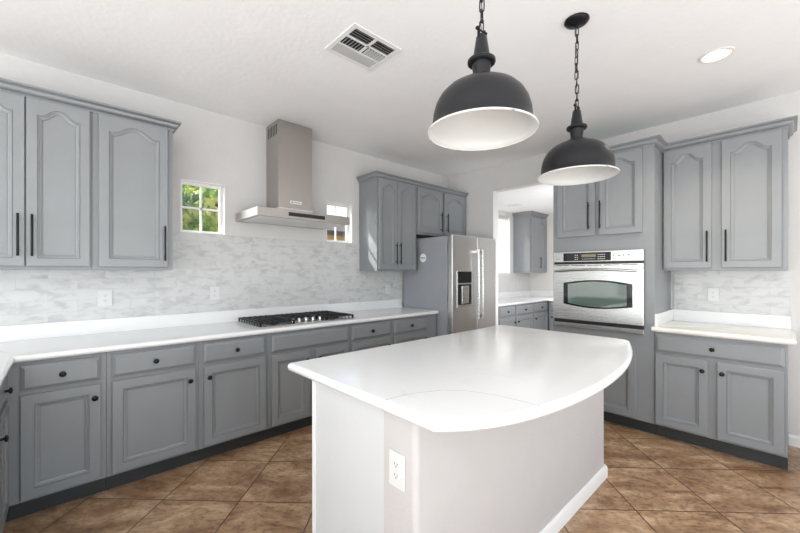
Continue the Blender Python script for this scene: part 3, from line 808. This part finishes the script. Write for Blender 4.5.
# door
dz0, dz1 = zz(.912), zz(1.440)
dr = obj('oven_door', bx(0, OW, -.045, -t, dz0, dz1), 'steel', ov, bevel=.004)
bm = bmesh.new()
for i in range(5): box(bm, .03+i*.142, .03+i*.142+.125, -.0458, -.0449, zz(1.424), zz(1.430))
obj('door_vent', bm, 'slot', dr)
def barrel(x0, x1, za, zb, bulge, n=20):
    pts = [(x0+(x1-x0)*i/n, za-bulge*math.sin(PI*i/n)) for i in range(n+1)]
    pts += [(x1-(x1-x0)*i/n, zb+bulge*math.sin(PI*i/n)) for i in range(n+1)]
    return pts
def barrel_obj(name, p, y0, y1, mat, par):
    bm = bmesh.new(); A = [bm.verts.new((x, y0, z)) for x, z in p]; B = [bm.verts.new((x, y1, z)) for x, z in p]; n = len(p)
    for i in range(n): bm.faces.new([A[i], A[(i+1) % n], B[(i+1) % n], B[i]])
    bm.faces.new(A); bm.faces.new(B); return obj(name, bm, mat, par)
wb = barrel_obj('window_border', barrel(.100, .680, zz(1.062), zz(1.262), .030), -.0462, -.045, 'ovenborder', dr)
barrel_obj('window_glass', barrel(.142, .636, zz(1.072), zz(1.252), .026), -.0472, -.0461, 'ovenglass', dr)
bm = bmesh.new(); hz = zz(1.385)
tube(bm, [(.035+.69*i/16, -.085-.018*math.sin(PI*i/16), hz-.012+.016*math.sin(PI*i/16)) for i in range(17)], .0105, 12)
for x in (.045, .715): box(bm, x-.010, x+.010, -.088, -.044, hz-.019, hz-.003)
obj('door_handle', bm, 'chrome', dr, smooth=50)
obj('lower_gap', bx(.004, OW-.004, -.022, -t, zz(.880), zz(.912)), 'blackp', ov)
obj('lower_trim', bx(0, OW, -.035, -t, zz(.840), zz(.880)), 'steel', ov, bevel=.003)
obj('upper_gap', bx(.004, OW-.004, -.022, -t, zz(1.440), zz(1.460)), 'blackp', ov)

# ------------------------------------------------------------------ pendants
def pendant(x, y, label):
    zr = 1.897
    r = thing('pendant_lamp', label, 'pendant lamp', (x, y, CZ), 0, 'dark metal pendant lamps over the island')
    dz = zr-CZ
    # dome outside + inside shells
    out = [(.207, 0), (.2075, .004), (.203, .007), (.192, .012), (.188, .018), (.187, .045), (.184, .075), (.175, .107), (.159, .136), (.136, .160), (.108, .177), (.080, .186), (.062, .190), (.060, .198), (.030, .200)]
    bm = bmesh.new(); lathe(bm, [(a, b_+dz) for a, b_ in out], 64, cap=False)
    sh = obj('lamp_shade', bm, 'lamp', r, smooth=50)
    inn = [(.2065, .0005), (.2, .003), (.190, .008), (.185, .018), (.184, .045), (.181, .075), (.172, .106), (.156, .134), (.133, .157), (.106, .173), (.079, .182), (.001, .186)]
    bm = bmesh.new(); lathe(bm, [(a, b_+dz) for a, b_ in inn], 64, cap=False)
    obj('shade_lining', bm, 'lampin', sh, smooth=50)
    bm = bmesh.new(); tube(bm, [(.2045*math.cos(2*PI*k/64), .2045*math.sin(2*PI*k/64), dz+.003) for k in range(64)], .0038, 8, True)
    obj('shade_rim', bm, 'lampin', sh, smooth=True)
    bm = bmesh.new(); lathe(bm, [(.028, .196+dz), (.029, .206+dz), (.037, .266+dz), (.048, .264+dz), (.053, .268+dz), (.053, .278+dz), (.050, .281+dz), (.034, .284+dz), (.032, .292+dz), (.021, .366+dz), (.016, .372+dz)], 32)
    obj('lamp_socket_housing', bm, 'lamp', r, smooth=35)
    bm = bmesh.new()
    for s in (-1, 1): box(bm, -.004, .004, s*.020-.002, s*.020+.002, .345+dz, .402+dz)
    lathe(bm, [(.003, -.027), (.003, .027)], 10, 'y', (0, 0, .392+dz))
    for s in (-1, 1): lathe(bm, [(.007, s*.024), (.007, s*.030)], 10, 'y', (0, 0, .392+dz))
    obj('shackle', bm, 'black', r)
    # light bulb up inside the shade
    bm = bmesh.new(); lathe(bm, [(.014, .184+dz), (.014, .160+dz), (.028, .135+dz), (.030, .120+dz), (.022, .104+dz), (.001, .096+dz)], 24, cap=False)
    obj('light_bulb', bm, 'plastic', r, smooth=True)
    # chain
    z0, z1 = dz+.388, -.045
    pitch = .042; n = round((z1-z0)/pitch); pitch = (z1-z0)/n
    cb = bmesh.new()
    for i in range(n):
        zc = z0+pitch*(i+.5); L = pitch*.63; w = .0085; tw_ = (i % 2)*PI/2+.35*math.sin(i*.7)
        pts = []
        for k_ in range(16):
            a = 2*PI*k_/16
            px = w*math.cos(a); pz = (L-w)*(1 if math.sin(a) > 0 else -1)+w*math.sin(a)
            if abs(math.sin(a)) < .01: pz = 0
            pts.append((px, 0, pz))
        lb = bmesh.new(); tube(lb, pts, .0026, 6, True)
        mt = Matrix.Translation((.002*math.sin(i*.9), 0, zc)) @ Matrix.Rotation(tw_, 4, 'Z')
        for v_ in lb.verts: v_.co = mt @ v_.co
        me = bpy.data.meshes.new('tmp'); lb.to_mesh(me); lb.free(); cb.from_mesh(me); bpy.data.meshes.remove(me)
    obj('chain', cb, 'black', r, smooth=True)
    bm = bmesh.new(); tube(bm, [(.003*math.sin(j*1.3), .003*math.cos(j*1.3), z0-.03+(z1-z0+.03)*j/24) for j in range(25)], .0016, 6); obj('cord', bm, 'black', r)
    bm = bmesh.new(); lathe(bm, [(.064, -.001), (.065, -.006), (.060, -.014), (.040, -.026), (.014, -.031), (.006, -.040), (.002, -.046)], 40); obj('ceiling_canopy', bm, 'black', r, smooth=50)
    return r
pendant(2.655, -3.02, 'dark metal dome pendant nearer the camera, hanging above the near end of the island')
pendant(2.650, -2.09, 'dark metal dome pendant with visible round ceiling canopy, above the far end of the island')

# ------------------------------------------------------------------ ceiling vent
def ceiling_vent(label, x0, x1, y0, y1, z):
    v = thing('ceiling_vent', label, 'vent', ((x0+x1)/2, (y0+y1)/2, z))
    w, l = (x1-x0)/2, (y1-y0)/2; b_ = .030
    bm = bmesh.new()
    for q in ((-w, w, -l, -l+b_), (-w, w, l-b_, l), (-w, -w+b_, -l+b_, l-b_), (w-b_, w, -l+b_, l-b_)): box(bm, *q, -.007, 0)
    a = w-b_; 
    box(bm, a*.28, a*.40, -l+b_, l-b_, -.006, -.001); box(bm, -a*.40, -a*.28, -l+b_, l-b_, -.006, -.001)
    box(bm, -a*.28, a, -.010, .010, -.006, -.001)
    obj('vent_frame', bm, 'vent', v, bevel=.0015)
    obj('vent_duct', bx(-a, a, -l+b_, l-b_, -.0006, -.0001), 'slot', v)
    m_ = l-b_
    def louver(p0, p1, nrm, tilt):
        bm = bmesh.new(); p0, p1 = Vector(p0), Vector(p1); n = Vector(nrm)*(.0065 if abs(tilt) == 1 else .0052)*(1 if tilt > 0 else -1)
        vs = [bm.verts.new(q) for q in (p0-n+Vector((0, 0, -.0015)), p1-n+Vector((0, 0, -.0015)), p1+n+Vector((0, 0, -.0085)), p0+n+Vector((0, 0, -.0085)))]
        bm.faces.new(vs); bmesh.ops.solidify(bm, geom=bm.faces[:], thickness=.0012); obj('louver', bm, 'vent', v)
    for i in range(4):
        x = a*.40+(a*.60)*(i+.5)/4
        for s in (-1, 1): louver((x, s*.012, 0), (x, s*m_, 0), (1, 0, 0), 1)
    for s in (-1, 1):
        for i in range(6):
            y = s*(.016+(m_-.020)*(i+.5)/6); louver((-a*.26, y, 0), (a*.26, y, 0), (0, 1, 0), s)
    for i in range(4):
        x = -a*.40-(a*.60)*(i+.5)/4; louver((x, -m_, 0), (x, m_, 0), (1, 0, 0), -2)
    return v
ceiling_vent('white square four-way air vent in the ceiling over the kitchen', 1.462, 1.788, -2.990, -2.622, CZ)
# pantry vent (simple rectangular register)
pv = thing('ceiling_register', 'small white air register on the ceiling beyond the doorway', 'vent', (.42, 1.13, 2.45))
bm = bmesh.new()
for q in ((-.13, .13, -.07, -.055), (-.13, .13, .055, .07), (-.13, -.115, -.055, .055), (.115, .13, -.055, .055)): box(bm, *q, -.006, 0)
obj('vent_frame', bm, 'vent', pv)
for i in range(6): obj('louver', bx(-.115, .115, -.05+i*.018, -.042+i*.018, -.005, -.001), 'vent', pv)

# recessed downlight
dl = thing('recessed_downlight', 'lit round recessed downlight with white trim ring in the ceiling', 'ceiling light', (3.138, -1.088, CZ))
bm = bmesh.new(); lathe(bm, [(.072, -.001), (.074, -.006), (.090, -.005), (.094, -.001)], 48, cap=False); obj('trim_ring', bm, 'trim', dl, smooth=True)
bm = bmesh.new(); lathe(bm, [(.073, -.005), (.060, -.0025), (.052, -.002)], 48, cap=False); obj('reflector', bm, 'bulbdim' if 'bulbdim' in M else 'lampin', dl, smooth=True)
bm = bmesh.new(); lathe(bm, [(.073, -.0035), (.001, -.0030)], 48, cap=False); obj('lens', bm, 'bulb', dl)
l = bpy.data.lights.new('downlight_lamp', 'SPOT'); l.energy = 55; l.spot_size = math.radians(120); l.spot_blend = .6; l.shadow_soft_size = .07; l.color = (1, .88, .72)
lo = bpy.data.objects.new('downlight_lamp', l); COL.objects.link(lo); lo.parent = dl; lo.location = (0, 0, -.02)

# ------------------------------------------------------------------ room beyond the doorway
G = 'grey base cabinets beyond the doorway'
basecab('grey base cabinet beyond the doorway, nearest the doorway', .14, .84, [(.387, .820, .79)], [(.387, .820, .60)], G)
basecab('grey base cabinet beyond the doorway, middle one', .841, 1.391, [(.862, 1.372, .895)], [(.862, 1.372, 1.12)], G)
basecab('grey base cabinet beyond the doorway, next to the far corner', 1.392, 1.955, [(1.412, 1.925, 1.45)], [(1.412, 1.925, 1.67)], G)
cabinet('grey base cabinet against the back wall beyond the doorway', (.66, 2.497, 0), 0, 1.2, .607, 0, BZ, [(.03, .55, DZ0, DZ1, 0, ('knob', .07, .612))], [(.03, .55, RZ0, RZ1, ('knob', .12, .783))], toe=True, group=G)
P = [(.002, .125), (.655, .125), (.655, 1.85), (1.88, 1.85), (1.88, 2.498), (.002, 2.498)]
o = obj('worktop', slab(P, [0, 1, 1, 0, 0, 0], QZ0, QZ1), 'quartz', smooth=30); tag(o, 'white worktop in the room beyond the doorway', 'worktop')
bm = bmesh.new(); box(bm, .002, .022, .125, 2.498, QZ1, 1.017); box(bm, .0225, 1.88, 2.478, 2.498, QZ1, 1.017)
o = obj('backsplash_strip', bm, 'quartz'); tag(o, 'white upstand on the worktop beyond the doorway', 'upstand')
cabinet('grey wall cabinet beyond the doorway', (.003, 1.872, 0), PI/2, .624, .327, 1.36, 2.385, [(.02, .60, 1.38, 2.35, .05, None)], (), name='wall_cabinet')
c_ = [o for o in bpy.data.objects if o.get('label') == 'grey wall cabinet beyond the doorway'][0]
for ch_ in c_.children:
    if ch_.name.startswith('door'): bar(ch_, .28, .165, .20)
o = obj('crown_moulding', sweep([(.002, 1.872), (.331, 1.872), (.331, 2.497)], [(a, z-.035) for a, z in cprof()]), 'cab'); tag(o, 'grey crown moulding on the wall cabinet beyond the doorway', 'moulding', 'grey crown mouldings on the cabinets')
